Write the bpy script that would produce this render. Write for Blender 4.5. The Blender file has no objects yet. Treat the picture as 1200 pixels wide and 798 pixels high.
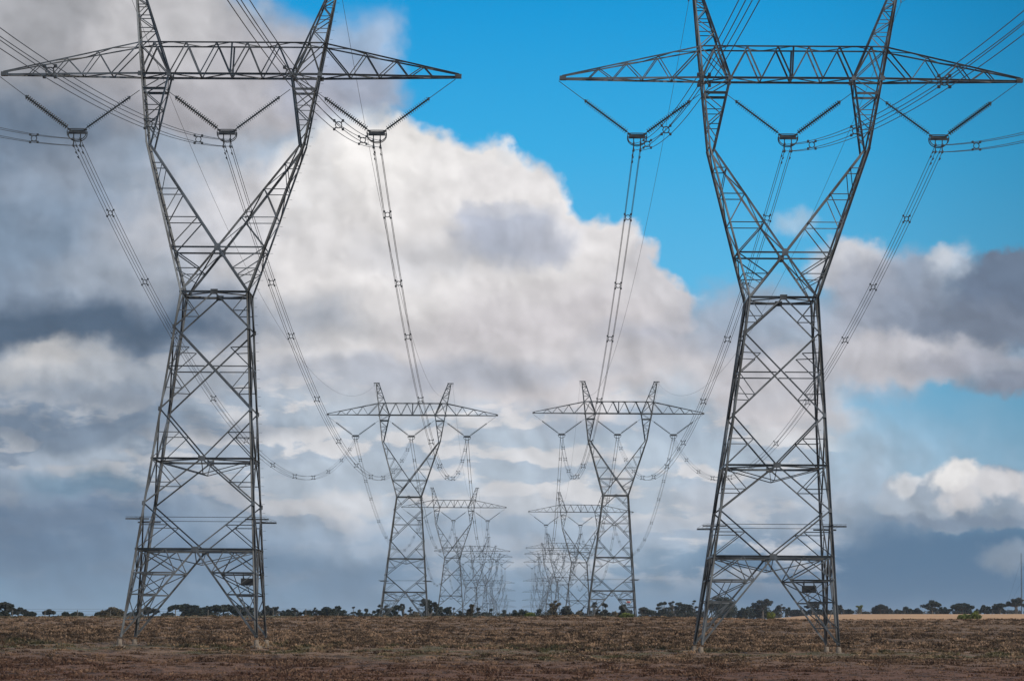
import bpy, math, random
import numpy as np
from mathutils import Vector, Matrix, noise as mnoise

random.seed(7); np.random.seed(7)
C = bpy.context.scene.collection
SC = bpy.context.scene
R = math.radians

# ------------------------------------------------------------------ camera
FP = 4140.0            # focal length in pixels of the 1200 px wide photograph
UX, VY = 611.0, 745.0  # where the line of towers vanishes (column, row)
cam_d = bpy.data.cameras.new('camera'); cam = bpy.data.objects.new('camera', cam_d); C.objects.link(cam)
cam_d.sensor_width = 36.0; cam_d.lens = 36.0 * FP / 1200.0
cam_d.clip_start = 0.5; cam_d.clip_end = 40000
pitch = math.atan((VY - 399.0) / FP); yaw = math.atan((UX - 600.0) / FP); roll = -0.006
cam.matrix_world = (Matrix.Rotation(yaw, 4, 'Z') @ Matrix.Rotation(R(90) + pitch, 4, 'X') @ Matrix.Rotation(-roll, 4, 'Z'))
SC.camera = cam
CR = cam.matrix_world.to_3x3()
def at(u, v, Y):
    """the point at distance Y seen at column u, row v of the photograph"""
    d = CR @ Vector(((u - 600.0) / FP, -(v - 399.0) / FP, -1.0))
    return d * (Y / d.y)

# ------------------------------------------------------------------ sun, exposure
SUN_DIR = Vector((0.72, -0.50, 0.42)).normalized()      # towards the sun
sun_d = bpy.data.lights.new('sun', 'SUN'); sun = bpy.data.objects.new('sun', sun_d); C.objects.link(sun)
sun_d.energy = 2.7; sun_d.angle = R(0.6); sun_d.color = (1.0, 0.93, 0.83)
sun.rotation_euler = SUN_DIR.to_track_quat('Z', 'Y').to_euler()
SC.view_settings.view_transform = 'Standard'; SC.view_settings.look = 'None'
SC.view_settings.exposure = 0.0; SC.view_settings.gamma = 1.0
SC.view_settings.use_curve_mapping = False

def lin(h):
    h = h.lstrip('#'); o = []
    for i in (0, 2, 4):
        c = int(h[i:i+2], 16) / 255.0
        o.append(c / 12.92 if c <= 0.04045 else ((c + 0.055) / 1.055) ** 2.4)
    return tuple(o)

# ------------------------------------------------------------------ sky
W = bpy.data.worlds.new('World'); SC.world = W; W.use_nodes = True
nt = W.node_tree; nt.nodes.clear(); LK = nt.links
def N(t, **kw):
    n = nt.nodes.new(t)
    for k, v in kw.items(): setattr(n, k, v)
    return n
def put(sock, v):
    if hasattr(v, 'is_output') or isinstance(v, bpy.types.NodeSocket): LK.new(v, sock)
    else: sock.default_value = v
def M(op, a, b=None, c=None, clamp=False):
    n = N('ShaderNodeMath', operation=op, use_clamp=clamp)
    for i, v in enumerate((a, b, c)):
        if v is not None: put(n.inputs[i], v)
    return n.outputs[0]
def VM(op, a, b=None, c=None, scale=None):
    n = N('ShaderNodeVectorMath', operation=op)
    for i, v in enumerate((a, b, c)):
        if v is not None: put(n.inputs[i], v)
    if scale is not None: put(n.inputs['Scale'], scale)
    return n.outputs['Value' if op in ('LENGTH', 'DOT_PRODUCT') else 'Vector']
def MR(x, a, b, c=0.0, d=1.0, mode='SMOOTHSTEP'):
    n = N('ShaderNodeMapRange', interpolation_type=mode)
    put(n.inputs[0], x); put(n.inputs[1], a); put(n.inputs[2], b); put(n.inputs[3], c); put(n.inputs[4], d)
    return n.outputs[0]
def MIX(f, a, b, blend='MIX'):
    n = N('ShaderNodeMix', data_type='RGBA', blend_type=blend)
    put(n.inputs[0], f); put(n.inputs[6], a); put(n.inputs[7], b)
    return n.outputs[2]
def NOISE(vec, scale, detail=5, rough=0.55, dim='3D'):
    n = N('ShaderNodeTexNoise'); n.noise_dimensions = dim
    put(n.inputs['Vector'], vec); put(n.inputs['Scale'], scale); put(n.inputs['Detail'], detail); put(n.inputs['Roughness'], rough)
    return n.outputs[0], n.outputs[1]
SK = 0.1                                                     # background strength
tc = N('ShaderNodeTexCoord'); D = tc.outputs['Generated']
sep = N('ShaderNodeSeparateXYZ'); LK.new(D, sep.inputs[0])
az = M('ARCTAN2', sep.outputs[0], sep.outputs[1])            # azimuth from north (+Y)
el = M('ARCSINE', sep.outputs[2])
u = M('MULTIPLY_ADD', az, FP, UX)                            # azimuth and elevation in units of 1/4140 rad
v = M('MULTIPLY_ADD', el, -FP, VY)
cmb = N('ShaderNodeCombineXYZ'); LK.new(u, cmb.inputs[0]); LK.new(v, cmb.inputs[1])
P = cmb.outputs[0]
# clear sky: Nishita, looked up higher above the horizon than the haze layer
sky = N('ShaderNodeTexSky', sky_type='NISHITA'); sky.sun_disc = False
sky.sun_elevation = math.asin(SUN_DIR.z); sky.sun_rotation = math.atan2(SUN_DIR.x, SUN_DIR.y)
sky.air_density = 1.0; sky.dust_density = 0.6; sky.ozone_density = 1.5
up = VM('NORMALIZE', VM('ADD', D, (0, 0, 0.45)))
LK.new(up, sky.inputs['Vector'])
ramp = N('ShaderNodeValToRGB'); LK.new(MR(v, -60.0, 720.0, 0, 1, 'LINEAR'), ramp.inputs[0])
NISH = (1.14, 1.61, 2.66)      # rough Nishita value where this view looks it up
BLUE = [(0.0, '#1292cf'), (0.1, '#1a9cd8'), (0.3, '#3caade'), (0.5, '#60b2dc'), (0.7, '#7cb1d2'), (0.86, '#7fa8c4'), (1.0, '#64859f')]
els = ramp.color_ramp.elements
while len(els) < len(BLUE): els.new(0.5)
TINTK = 0.25
for e, (p_, h) in zip(els, BLUE):
    c = lin(h); e.position = p_
    e.color = tuple(min(1.0, c[i] / SK / NISH[i] * TINTK) for i in range(3)) + (1,)
col = MIX(1.0, sky.outputs[0], ramp.outputs[0], 'MULTIPLY')
col = VM('SCALE', col, scale=M('MULTIPLY', MR(u, 850.0, 1300.0, 1.0, 0.68), 1.0 / TINTK))
# turbulence that frays the clouds
_, w1 = NOISE(P, 1 / 95.0, 4, 0.5)
_, w2 = NOISE(P, 1 / 26.0, 4, 0.5)
off1 = VM('SUBTRACT', w1, (0.5, 0.5, 0.5)); off2 = VM('SUBTRACT', w2, (0.5, 0.5, 0.5))
PW = VM('MULTIPLY_ADD', off1, (150, 105, 0), P)              # warped, crisp clouds
PW = VM('MULTIPLY_ADD', off2, (34, 30, 0), PW)
PS = VM('MULTIPLY_ADD', off1, (230, 85, 0), P)               # softer, more horizontal
PS = VM('MULTIPLY_ADD', off2, (14, 8, 0), PS)
PF_ = VM('MULTIPLY_ADD', off1, (46, 34, 0), P)               # close to their drawn place, finely frayed
PF_ = VM('MULTIPLY_ADD', off2, (38, 32, 0), PF_)
def blob(col, cu, cv, ru, rv, h, soft=0.4, op=1.0, crisp=0):
    q = VM('MULTIPLY_ADD', (PS, PW, PF_)[crisp], (1.0 / ru, 1.0 / rv, 0), (-cu / ru, -cv / rv, 0))
    r = VM('LENGTH', q)
    m = MR(r, 1.0 + soft, max(0.0, 1.0 - soft), 0.0, op)
    c = lin(h)
    return MIX(m, col, (c[0] / SK, c[1] / SK, c[2] / SK, 1))
# general broken cloud over the rest of the dome
g1, _ = NOISE(D, 2.3, 7, 0.58)
g2, _ = NOISE(VM('ADD', D, (0.05, -0.03, 0.06)), 2.3, 7, 0.58)
gm = MR(g1, 0.44, 0.56)
front = M('MULTIPLY', MR(M('ABSOLUTE', az), 0.20, 0.35), 1.0)
high = MR(v, 0.0, -600.0)
gm = M('MULTIPLY', gm, M('MAXIMUM', front, high))
gcol = MIX(MR(M('SUBTRACT', g1, g2), -0.06, 0.06), tuple(c / SK for c in lin('#848d9c')) + (1,), tuple(c / SK for c in lin('#d9d6d6')) + (1,))
col = MIX(gm, col, gcol)
BL = [
 # low deck
 (60, 480, 520, 190, '#8796aa', .3, 1),
 (560, 560, 520, 130, '#b6c2cf', .45, .95), (560, 705, 760, 50, '#7590aa', .8, .85),
 (980, 600, 150, 45, '#a9b6c6', .6, .7), (1110, 665, 300, 60, '#4d6f8f', .5, .95), 
 # upper left mass
 (80, 50, 190, 170, '#a3a4a9', .35, 1), (250, 105, 170, 75, '#aaa9af', .4, 1), (190, 40, 90, 60, '#c3c2c5', .5, .9), (330, 90, 90, 50, '#b9b8be', .5, .8), (430, 55, 40, 36, '#b4c3d8', .7, .7),
 (420, 60, 48, 45, '#a3b9d4', .7, .75), (395, 100, 60, 40, '#a3a9ba', .6, .8),
 (0, 190, 150, 80, '#63758a', .6, .95), (170, 235, 190, 60, '#98a3b3', .6, .9), (40, 300, 180, 60, '#8090a4', .6, .9), 

]
BC = [
 # main cumulus
 (310, 290, 140, 120, '#c9cad0', .4, 1), (300, 240, 60, 50, '#d6d5d9', .5, .9), (450, 300, 110, 90, '#e6e3e3', .4, 1), (400, 230, 80, 90, '#e4e2e2', .25, 1), (470, 225, 85, 80, '#ece9e7', .14, 1),
 (545, 255, 85, 80, '#ebe8e7', .14, 1), (610, 285, 90, 85, '#e8e5e5', .12, 1), (670, 330, 85, 75, '#e4e1e2', .12, 1),
 (755, 350, 72, 58, '#d2d0d4', .14, 1), (480, 350, 220, 110, '#e0dddd', .4, 1), (660, 410, 190, 80, '#cdc9cc', .35, 1),
]
BS = [
 (500, 300, 90, 22, '#cfd0d6', .7, .5),
 (760, 405, 60, 26, '#a5aab8', .6, .7), (660, 430, 200, 30, '#cfcccf', .6, .8), (500, 440, 190, 20, '#a9b0be', .6, .7),
 (40, 388, 330, 32, '#51647a', .55, .97), (290, 365, 110, 26, '#8e9aab', .6, .6), (220, 290, 110, 34, '#bfc1c9', .7, .5),
 (90, 505, 230, 18, '#64778d', .6, .7), (60, 625, 260, 50, '#5d7590', .6, .9), (90, 565, 60, 16, '#5f8099', .6, .7), (300, 660, 260, 36, '#6d86a0', .7, .85),
 (560, 625, 330, 22, '#9eb0c4', .7, .7), (740, 505, 90, 13, '#98a8bb', .6, .6),
]
BR0 = [
 (588, 180, 11, 16, '#e6e6e8', .5, .8), (140, 330, 90, 30, '#a3acb9', .6, .7),
 (600, 278, 64, 32, '#a9b1c2', .5, .85), (560, 262, 34, 20, '#b0b6c5', .5, .8), (640, 290, 30, 18, '#b6bac6', .6, .8), (602, 250, 46, 10, '#c9cbd3', .6, .7),
 (70, 440, 78, 36, '#b3b6bb', .35, .9), (56, 428, 36, 18, '#c2c2c4', .4, .9), (185, 450, 110, 22, '#a2a9b3', .5, .8), (130, 470, 110, 14, '#8793a3', .6, .8),
 (900, 455, 80, 50, '#c3c1c6', .35, .95), (890, 375, 90, 42, '#a4a9b6', .45, .85), (950, 490, 50, 20, '#c6c3c6', .5, .8),
 (925, 265, 24, 14, '#b2c9dc', .7, .7), (600, 590, 80, 18, '#c8cbd1', .45, .7), (410, 590, 46, 15, '#cfd0d4', .45, .8), (840, 585, 60, 18, '#b9bfc9', .5, .7),
 
]
BR = BR0 + [
 (1030, 400, 80, 55, '#b1b2bc', .4, .9), (1000, 312, 46, 30, '#cdcfd6', .3, 1), (1040, 345, 70, 46, '#a9afbd', .35, 1), (1075, 322, 30, 20, '#98a6ba', .5, .8), (1118, 314, 30, 20, '#b7c0cd', .5, .9), (1104, 306, 16, 10, '#d3d8e0', .7, .7),
 (1110, 372, 100, 50, '#8994a6', .5, .9), (1180, 350, 62, 50, '#6b7a90', .25, 1), (1185, 310, 26, 26, '#6b7b91', .22, 1), (1150, 385, 80, 30, '#747f91', .5, .9),
 (1050, 420, 110, 26, '#c4c3c9', .4, .95), (1150, 428, 80, 18, '#a3a6b2', .5, .9), (1190, 450, 60, 14, '#8a91a1', .4, .95), 
 (960, 600, 60, 26, '#a6b3c3', .6, .6), (1185, 655, 34, 18, '#8f9cab', .5, .7), 
 (1070, 584, 44, 32, '#aab6c4', .12, 1), (1072, 564, 28, 15, '#d6d9de', .3, 1), (1122, 580, 46, 42, '#a0adbc', .12, 1), (1165, 582, 46, 38, '#95a4b5', .12, 1), (1205, 590, 30, 30, '#9aa7b7', .14, 1),
 (1120, 556, 28, 18, '#e9e7e6', .3, 1), (1128, 584, 20, 16, '#d5d3d5', .5, .9), (1165, 566, 30, 18, '#d6d5d8', .35, 1), (1200, 580, 18, 12, '#cdcdd1', .5, .8),
 (1130, 612, 90, 9, '#8293a8', .5, .9),
]
for b in BL: col = blob(col, *b)
# broken layer of small clouds low in the sky: pale tops, greyer undersides
PD = VM('MULTIPLY_ADD', off1, (60, 26, 0), P)
d1, _ = NOISE(VM('MULTIPLY', PD, (1 / 120.0, 1 / 42.0, 0)), 1.0, 5, 0.55, '2D')
d2, _ = NOISE(VM('MULTIPLY', VM('ADD', PD, (10, -13, 0)), (1 / 120.0, 1 / 42.0, 0)), 1.0, 5, 0.55, '2D')
band = M('MULTIPLY', MR(v, 370.0, 450.0), MR(v, 705.0, 640.0))
dm = M('MULTIPLY', M('MULTIPLY', MR(d1, 0.42, 0.56), band), MR(u, 1010.0, 940.0))
left = MR(u, 60.0, 420.0)
lo = MIX(left, tuple(c / SK for c in lin('#8292a6')) + (1,), tuple(c / SK for c in lin('#aab7c6')) + (1,))
hi = MIX(left, tuple(c / SK for c in lin('#b4b8bf')) + (1,), tuple(c / SK for c in lin('#dcdadb')) + (1,))
dcol = MIX(MR(M('SUBTRACT', d1, d2), -0.05, 0.07), lo, hi)
col = MIX(M('MULTIPLY', dm, 0.8), col, dcol)
for b in BC: col = blob(col, *b, crisp=1)
for b in BS: col = blob(col, *b)
for b in BR: col = blob(col, *b, crisp=2)
# billows: brighter where the noise faces the sun (right, up), greyer where it faces away
n1, _ = NOISE(P, 1 / 85.0, 4, 0.45, '2D')
n2, _ = NOISE(VM('ADD', P, (12, -14, 0)), 1 / 85.0, 4, 0.45, '2D')
st, _ = NOISE(VM('MULTIPLY', P, (0.35, 1.3, 1)), 1 / 50.0, 3, 0.5, '2D')
def VOR(vec, sc):
    n = N('ShaderNodeTexVoronoi', feature='SMOOTH_F1', voronoi_dimensions='2D'); put(n.inputs['Vector'], vec); put(n.inputs['Scale'], sc); n.inputs['Smoothness'].default_value = 0.6
    return n.outputs['Distance']
PV = VM('MULTIPLY_ADD', off1, (70, 60, 0), P); PV = VM('MULTIPLY_ADD', off2, (20, 18, 0), PV)
PV2 = VM('ADD', PV, (8, -9, 0)); PV3 = VM('ADD', PV, (4, -4.5, 0))
puff = M('ADD', M('SUBTRACT', VOR(PV2, 1 / 62.0), VOR(PV, 1 / 62.0)), M('MULTIPLY', M('SUBTRACT', VOR(PV3, 1 / 24.0), VOR(PV, 1 / 24.0)), 0.6))
bil = M('MULTIPLY_ADD', M('SUBTRACT', n1, n2), 0.65, 1.0)
bil = M('ADD', bil, M('MULTIPLY', puff, 0.30))
bil = M('MULTIPLY', bil, M('MULTIPLY_ADD', M('SUBTRACT', st, 0.5), 0.13, 1.0))
sp2 = N('ShaderNodeSeparateColor'); LK.new(col, sp2.inputs[0])
grey = MR(M('DIVIDE', sp2.outputs[0], sp2.outputs[2]), 0.25, 0.6)       # cloud, not clear blue
bil = M('ADD', 1.0, M('MULTIPLY', M('SUBTRACT', bil, 1.0), grey))
col = VM('SCALE', col, scale=bil)
bg = N('ShaderNodeBackground'); LK.new(col, bg.inputs[0]); bg.inputs[1].default_value = SK
wo = N('ShaderNodeOutputWorld'); LK.new(bg.outputs[0], wo.inputs[0])

# ------------------------------------------------------------------ helpers
def tag(o, label=None, cat=None, group=None, kind=None):
    if label: o['label'] = label
    if cat: o['category'] = cat
    if group: o['group'] = group
    if kind: o['kind'] = kind
    return o
def empty(name, loc=(0, 0, 0)):
    o = bpy.data.objects.new(name, None); C.objects.link(o); o.location = loc; o.empty_display_size = 0.5
    return o
def link(name, me, parent=None, mat=None):
    if mat is not None and not me.materials: me.materials.append(mat)
    o = bpy.data.objects.new(name, me); C.objects.link(o)
    if parent: o.parent = parent
    return o
def mat(name, color, rough=0.8, metal=0.0, var=0.0, scale=3.0, color2=None, bump=0.0):
    m = bpy.data.materials.new(name); m.use_nodes = True
    t = m.node_tree; b = t.nodes['Principled BSDF']
    b.inputs['Roughness'].default_value = rough; b.inputs['Metallic'].default_value = metal
    c2 = color2 if color2 else tuple(c * (1 - var) for c in color)
    tcn = t.nodes.new('ShaderNodeTexCoord'); no = t.nodes.new('ShaderNodeTexNoise'); no.inputs['Scale'].default_value = scale
    no.inputs['Detail'].default_value = 5; t.links.new(tcn.outputs['Object'], no.inputs['Vector'])
    mx = t.nodes.new('ShaderNodeMix'); mx.data_type = 'RGBA'
    mr = t.nodes.new('ShaderNodeMapRange'); mr.inputs[1].default_value = 0.35; mr.inputs[2].default_value = 0.65
    t.links.new(no.outputs[0], mr.inputs[0]); t.links.new(mr.outputs[0], mx.inputs[0])
    mx.inputs[6].default_value = tuple(color) + (1,); mx.inputs[7].default_value = tuple(c2) + (1,)
    t.links.new(mx.outputs[2], b.inputs['Base Color'])
    return m
M_STEEL = mat('galvanised_steel', (0.175, 0.182, 0.19), 0.45, 0.35, scale=0.55, color2=(0.058, 0.055, 0.052))
M_DARK = mat('dark_steel', (0.07, 0.075, 0.08), 0.5, 0.4, var=0.3)
M_WIRE = mat('weathered_aluminium_wire', (0.10, 0.105, 0.11), 0.5, 0.5, var=0.3)
M_GLASS = mat('insulator_glass', (0.02, 0.03, 0.034), 0.3, 0.0, var=0.3)
M_CONC = mat('concrete', (0.27, 0.21, 0.16), 0.9, var=0.4, scale=4)
M_SIGN = mat('sign_back', (0.02, 0.02, 0.022), 0.6, var=0.2)
M_WHITE = mat('sign_white', (0.7, 0.7, 0.68), 0.5, var=0.1)
M_RED = mat('sign_red', (0.5, 0.03, 0.03), 0.5, var=0.1)
M_POST = mat('grey_timber', (0.16, 0.14, 0.12), 0.9, var=0.5)

class MB:
    def __init__(s): s.v = []; s.f = []
    def bar(s, a, b, w=0.1, inward=None):                     # rolled L angle from a to b
        a = Vector(a); b = Vector(b); d = b - a
        if d.length < 1e-4: return
        d.normalize()
        ref = Vector(inward) if inward is not None else (Vector((0, 0, 1)) if abs(d.z) < 0.9 else Vector((0, 1, 0)))
        x = d.cross(ref)
        if x.length < 1e-3: x = d.cross(Vector((1, 0.3, 0)))
        x.normalize(); y = d.cross(x); t = w * 0.16
        pr = [(-w/2, -w/2), (w/2, -w/2), (w/2, -w/2 + t), (-w/2 + t, -w/2 + t), (-w/2 + t, w/2), (-w/2, w/2)]
        k = len(s.v)
        for p in (a, b):
            for (i, j) in pr: s.v.append(tuple(p + x * i + y * j))
        for i in range(6):
            j = (i + 1) % 6; s.f.append((k + i, k + j, k + 6 + j, k + 6 + i))
        s.f.append((k + 3, k + 2, k + 1, k)); s.f.append((k + 5, k + 4, k + 3, k))
        s.f.append((k + 6, k + 7, k + 8, k + 9)); s.f.append((k + 6, k + 9, k + 10, k + 11))
    def box(s, c, h):
        k = len(s.v)
        for sx in (-1, 1):
            for sy in (-1, 1):
                for sz in (-1, 1): s.v.append((c[0] + sx*h[0], c[1] + sy*h[1], c[2] + sz*h[2]))
        for f in ((0,1,3,2),(4,6,7,5),(0,4,5,1),(2,3,7,6),(0,2,6,4),(1,5,7,3)): s.f.append(tuple(k + i for i in f))
    def tube(s, pts, r, n=6, closed=False):
        pts = [Vector(p) for p in pts]; k = len(s.v); m = len(pts)
        rs = r if isinstance(r, (list, tuple)) else [r] * m
        for i, p in enumerate(pts):
            if closed: d = pts[(i + 1) % m] - pts[i - 1]
            else: d = pts[min(i + 1, m - 1)] - pts[max(i - 1, 0)]
            d.normalize(); ref = Vector((0, 0, 1)) if abs(d.z) < 0.9 else Vector((0, 1, 0))
            x = d.cross(ref).normalized(); y = d.cross(x)
            for j in range(n):
                a = 2 * math.pi * j / n; s.v.append(tuple(p + (x * math.cos(a) + y * math.sin(a)) * rs[i]))
        for i in range(m if closed else m - 1):
            i2 = (i + 1) % m
            for j in range(n):
                j2 = (j + 1) % n
                s.f.append((k + i*n + j, k + i*n + j2, k + i2*n + j2, k + i2*n + j))
        if not closed:
            s.f.append(tuple(k + j for j in range(n - 1, -1, -1))); s.f.append(tuple(k + (m-1)*n + j for j in range(n)))
    def mesh(s, name, mt=None, lean=0.0):
        me = bpy.data.meshes.new(name)
        vv = s.v if not lean else [(p[0] + lean * p[2], p[1], p[2]) for p in s.v]
        me.from_pydata(vv, [], s.f); me.update()
        if mt: me.materials.append(mt)
        return me

# ------------------------------------------------------------------ terrain
def interp(x, pts):
    if x <= pts[0][0]: return pts[0][1]
    for (a, za), (b, zb) in zip(pts, pts[1:]):
        if x <= b:
            t = (x - a) / (b - a); return za + (zb - za) * (t * t * (3 - 2 * t) * 0.35 + t * 0.65)
    return pts[-1][1]
def prof(u, rows): return [(Y, at(u, v, Y).z) for Y, v in rows]
PL = [(-400, -2.2), (0, -1.65)] + prof(300, [(138, 798), (215, 758.2), (330, 737), (440, 726.5), (520, 722.6)]) + \
     [(582, 1.0), (750, 0.2), (950, -0.9), (1316, -3.6), (1683, 2.4), (2050, 7.0), (2417, 1.2), (2784, -0.3), (3151, -4.2), (3518, -6.5), (5000, -8), (12000, -14)]
PF = PL[:7] + prof(200, [(640, 723.0), (950, 722.8)]) + [(1200, 3.0), (1700, 0.0), (5000, -8), (12000, -14)]
PR = [(-400, -2.2), (0, -1.65)] + prof(1050, [(138, 799), (215, 766), (330, 744.5), (430, 732), (490, 727), (560, 725.8), (900, 721.6), (1250, 720), (1500, 719.3)]) + \
     [(1700, 8.0), (2600, 1.0), (5000, -8), (12000, -14)]
TILT = [(0, 0.0), (100, -.006), (215, -.006), (450, .007), (1500, .0065), (2000, 0)]
def sstep(t): t = max(0.0, min(1.0, t)); return t * t * (3 - 2 * t)
def ground_z(X, Y):
    Yc = max(Y, 60.0); uu = min(1350, max(-150, X / Yc * FP + UX))
    w = sstep((uu - 690) / 300.0)
    wl = 1 - sstep((uu - 370) / 70.0)
    z = interp(Y, PL) * (1 - w) + interp(Y, PR) * w
    if wl > 0 and Y > 520: z = z * (1 - wl) + interp(Y, PF) * wl
    z += interp(Y, TILT) * (uu - ((300 if Y < 520 or wl == 0 else 300 - 100*wl) * (1 - w) + 1050 * w)) / FP * Yc
    if 90 < Y < 560:
        z += 0.16 * (mnoise.noise(Vector((X * 0.09, Y * 0.05, 0))))
        z += 0.13 * (mnoise.noise(Vector((X * 0.75, Y * 0.5, 4)))) * sstep((560 - Y) / 60) + 0.05 * mnoise.noise(Vector((X * 1.9, Y * 1.6, 7))) * sstep((400 - Y) / 60)
    return z
ys = list(np.arange(-400, 60, 30)) + list(np.arange(60, 125, 5)) + list(np.arange(125, 300, 0.42)) + list(np.arange(300, 530, 0.8)) + list(np.arange(530, 640, 6)) \
     + list(np.arange(640, 1700, 30)) + list(np.geomspace(1700, 14000, 40))
xs_in = list(np.arange(-86, 86.1, 0.55))
g = list(np.geomspace(93, 9000, 34))
xs = [-a for a in reversed(g)] + xs_in + g
vv = [(x, y, ground_z(x, y)) for y in ys for x in xs]
nx = len(xs)
ff = [(j*nx+i, j*nx+i+1, (j+1)*nx+i+1, (j+1)*nx+i) for j in range(len(ys)-1) for i in range(nx-1)]
me = bpy.data.meshes.new('ground'); me.from_pydata(vv, [], ff); me.update()
for p in me.polygons: p.use_smooth = True

def ground_mat(for_tuft=False):
    m = bpy.data.materials.new('dry_tussock' if for_tuft else 'paddock_ground'); m.use_nodes = True
    t = m.node_tree; b = t.nodes['Principled BSDF']; b.inputs['Roughness'].default_value = 0.95
    b.inputs['Specular IOR Level'].default_value = 0.15
    def nn(ty): return t.nodes.new(ty)
    geo = nn('ShaderNodeNewGeometry')
    def noise(scale, det=5, stretch=(1, 1, 1), rough=.6):
        mp = nn('ShaderNodeMapping'); mp.inputs['Scale'].default_value = stretch
        n = nn('ShaderNodeTexNoise'); n.inputs['Scale'].default_value = scale; n.inputs['Detail'].default_value = det; n.inputs['Roughness'].default_value = rough
        t.links.new(geo.outputs['Position'], mp.inputs[0]); t.links.new(mp.outputs[0], n.inputs['Vector']); return n.outputs[0]
    def mr(x, a, bb, c=0., d=1.):
        n = nn('ShaderNodeMapRange'); n.interpolation_type = 'SMOOTHSTEP'
        n.inputs[1].default_value = a; n.inputs[2].default_value = bb; n.inputs[3].default_value = c; n.inputs[4].default_value = d
        t.links.new(x, n.inputs[0]); return n.outputs[0]
    def mx(f, a, c, bl='MIX'):
        n = nn('ShaderNodeMix'); n.data_type = 'RGBA'; n.blend_type = bl
        if isinstance(f, float): n.inputs[0].default_value = f
        else: t.links.new(f, n.inputs[0])
        for s_, v_ in ((n.inputs[6], a), (n.inputs[7], c)):
            if isinstance(v_, tuple): s_.default_value = v_ + (1,)
            else: t.links.new(v_, s_)
        return n.outputs[2]
    def ma(op, a, c):
        n = nn('ShaderNodeMath'); n.operation = op
        for s_, v_ in ((n.inputs[0], a), (n.inputs[1], c)):
            if isinstance(v_, float): s_.default_value = v_
            else: t.links.new(v_, s_)
        return n.outputs[0]
    sp = nn('ShaderNodeSeparateXYZ'); t.links.new(geo.outputs['Position'], sp.inputs[0])
    X, Y = sp.outputs[0], sp.outputs[1]
    big = noise(0.05, 4, (1, 0.5, 1)); mid = noise(0.35, 5, (1, 0.6, 1)); fine = noise(2.2, 5)
    Yn = ma('ADD', Y, ma('MULTIPLY', ma('SUBTRACT', big, 0.5), 60.0))
    c = mx(mr(mid, .38, .62), (0.25, 0.155, 0.10), (0.13, 0.082, 0.055))            # brown dead grass, dark litter
    c = mx(mr(fine, .45, .7, 0, .5), c, (0.27, 0.17, 0.10))
    c = mx(mr(Yn, 205., 150., 0, .7), c, (0.150, 0.068, 0.045))                      # red earth of the verge
    green = ma('MULTIPLY', mr(Yn, 180., 200.), mr(Yn, 240., 212.))
    green = ma('MULTIPLY', green, mr(mid, .46, .62, 0, .6))
    spots = noise(1.3, 4, (.8, .5, 1)); c = mx(mr(spots, .50, .60, 0, .8), c, (0.048, 0.029, 0.021))
    c = mx(green, c, (0.13, 0.125, 0.06))
    c = mx(ma('MULTIPLY', mr(Yn, 225., 250.), ma('MULTIPLY', mr(Yn, 330., 280.), mr(mid, .45, .62, 0., .6))), c, (0.11, 0.075, 0.045))
    c = mx(mr(Yn, 330., 470., 0, .45), c, (0.30, 0.18, 0.10))
    # dry grass beyond the tussocks, with sunlight painted into its pale straw colour
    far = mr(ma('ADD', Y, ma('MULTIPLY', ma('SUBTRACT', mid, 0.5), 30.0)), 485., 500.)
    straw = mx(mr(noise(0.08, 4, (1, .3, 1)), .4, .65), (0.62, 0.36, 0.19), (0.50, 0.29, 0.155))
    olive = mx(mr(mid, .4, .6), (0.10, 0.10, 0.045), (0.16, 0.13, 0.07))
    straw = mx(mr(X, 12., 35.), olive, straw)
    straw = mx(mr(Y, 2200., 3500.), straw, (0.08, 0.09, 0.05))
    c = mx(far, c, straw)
    if for_tuft:
        at = nn('ShaderNodeAttribute'); at.attribute_name = 'tone'
        tone = at.outputs['Fac']
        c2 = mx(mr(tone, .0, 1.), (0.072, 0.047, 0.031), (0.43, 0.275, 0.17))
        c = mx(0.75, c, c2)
        c = mx(mr(Yn, 200., 150., 0., .5), c, (0.125, 0.060, 0.042))
        c = mx(ma('MULTIPLY', green, 0.6), c, (0.13, 0.14, 0.06))
        tr = nn('ShaderNodeBsdfTranslucent'); t.links.new(c, tr.inputs[0])
        ms = nn('ShaderNodeMixShader'); ms.inputs[0].default_value = .25
        t.links.new(b.outputs[0], ms.inputs[1]); t.links.new(tr.outputs[0], ms.inputs[2])
        t.links.new(ms.outputs[0], t.nodes['Material Output'].inputs[0])
    t.links.new(c, b.inputs['Base Color'])
    return m
go = link('ground', me, mat=ground_mat()); tag(go, kind='structure')

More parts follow.
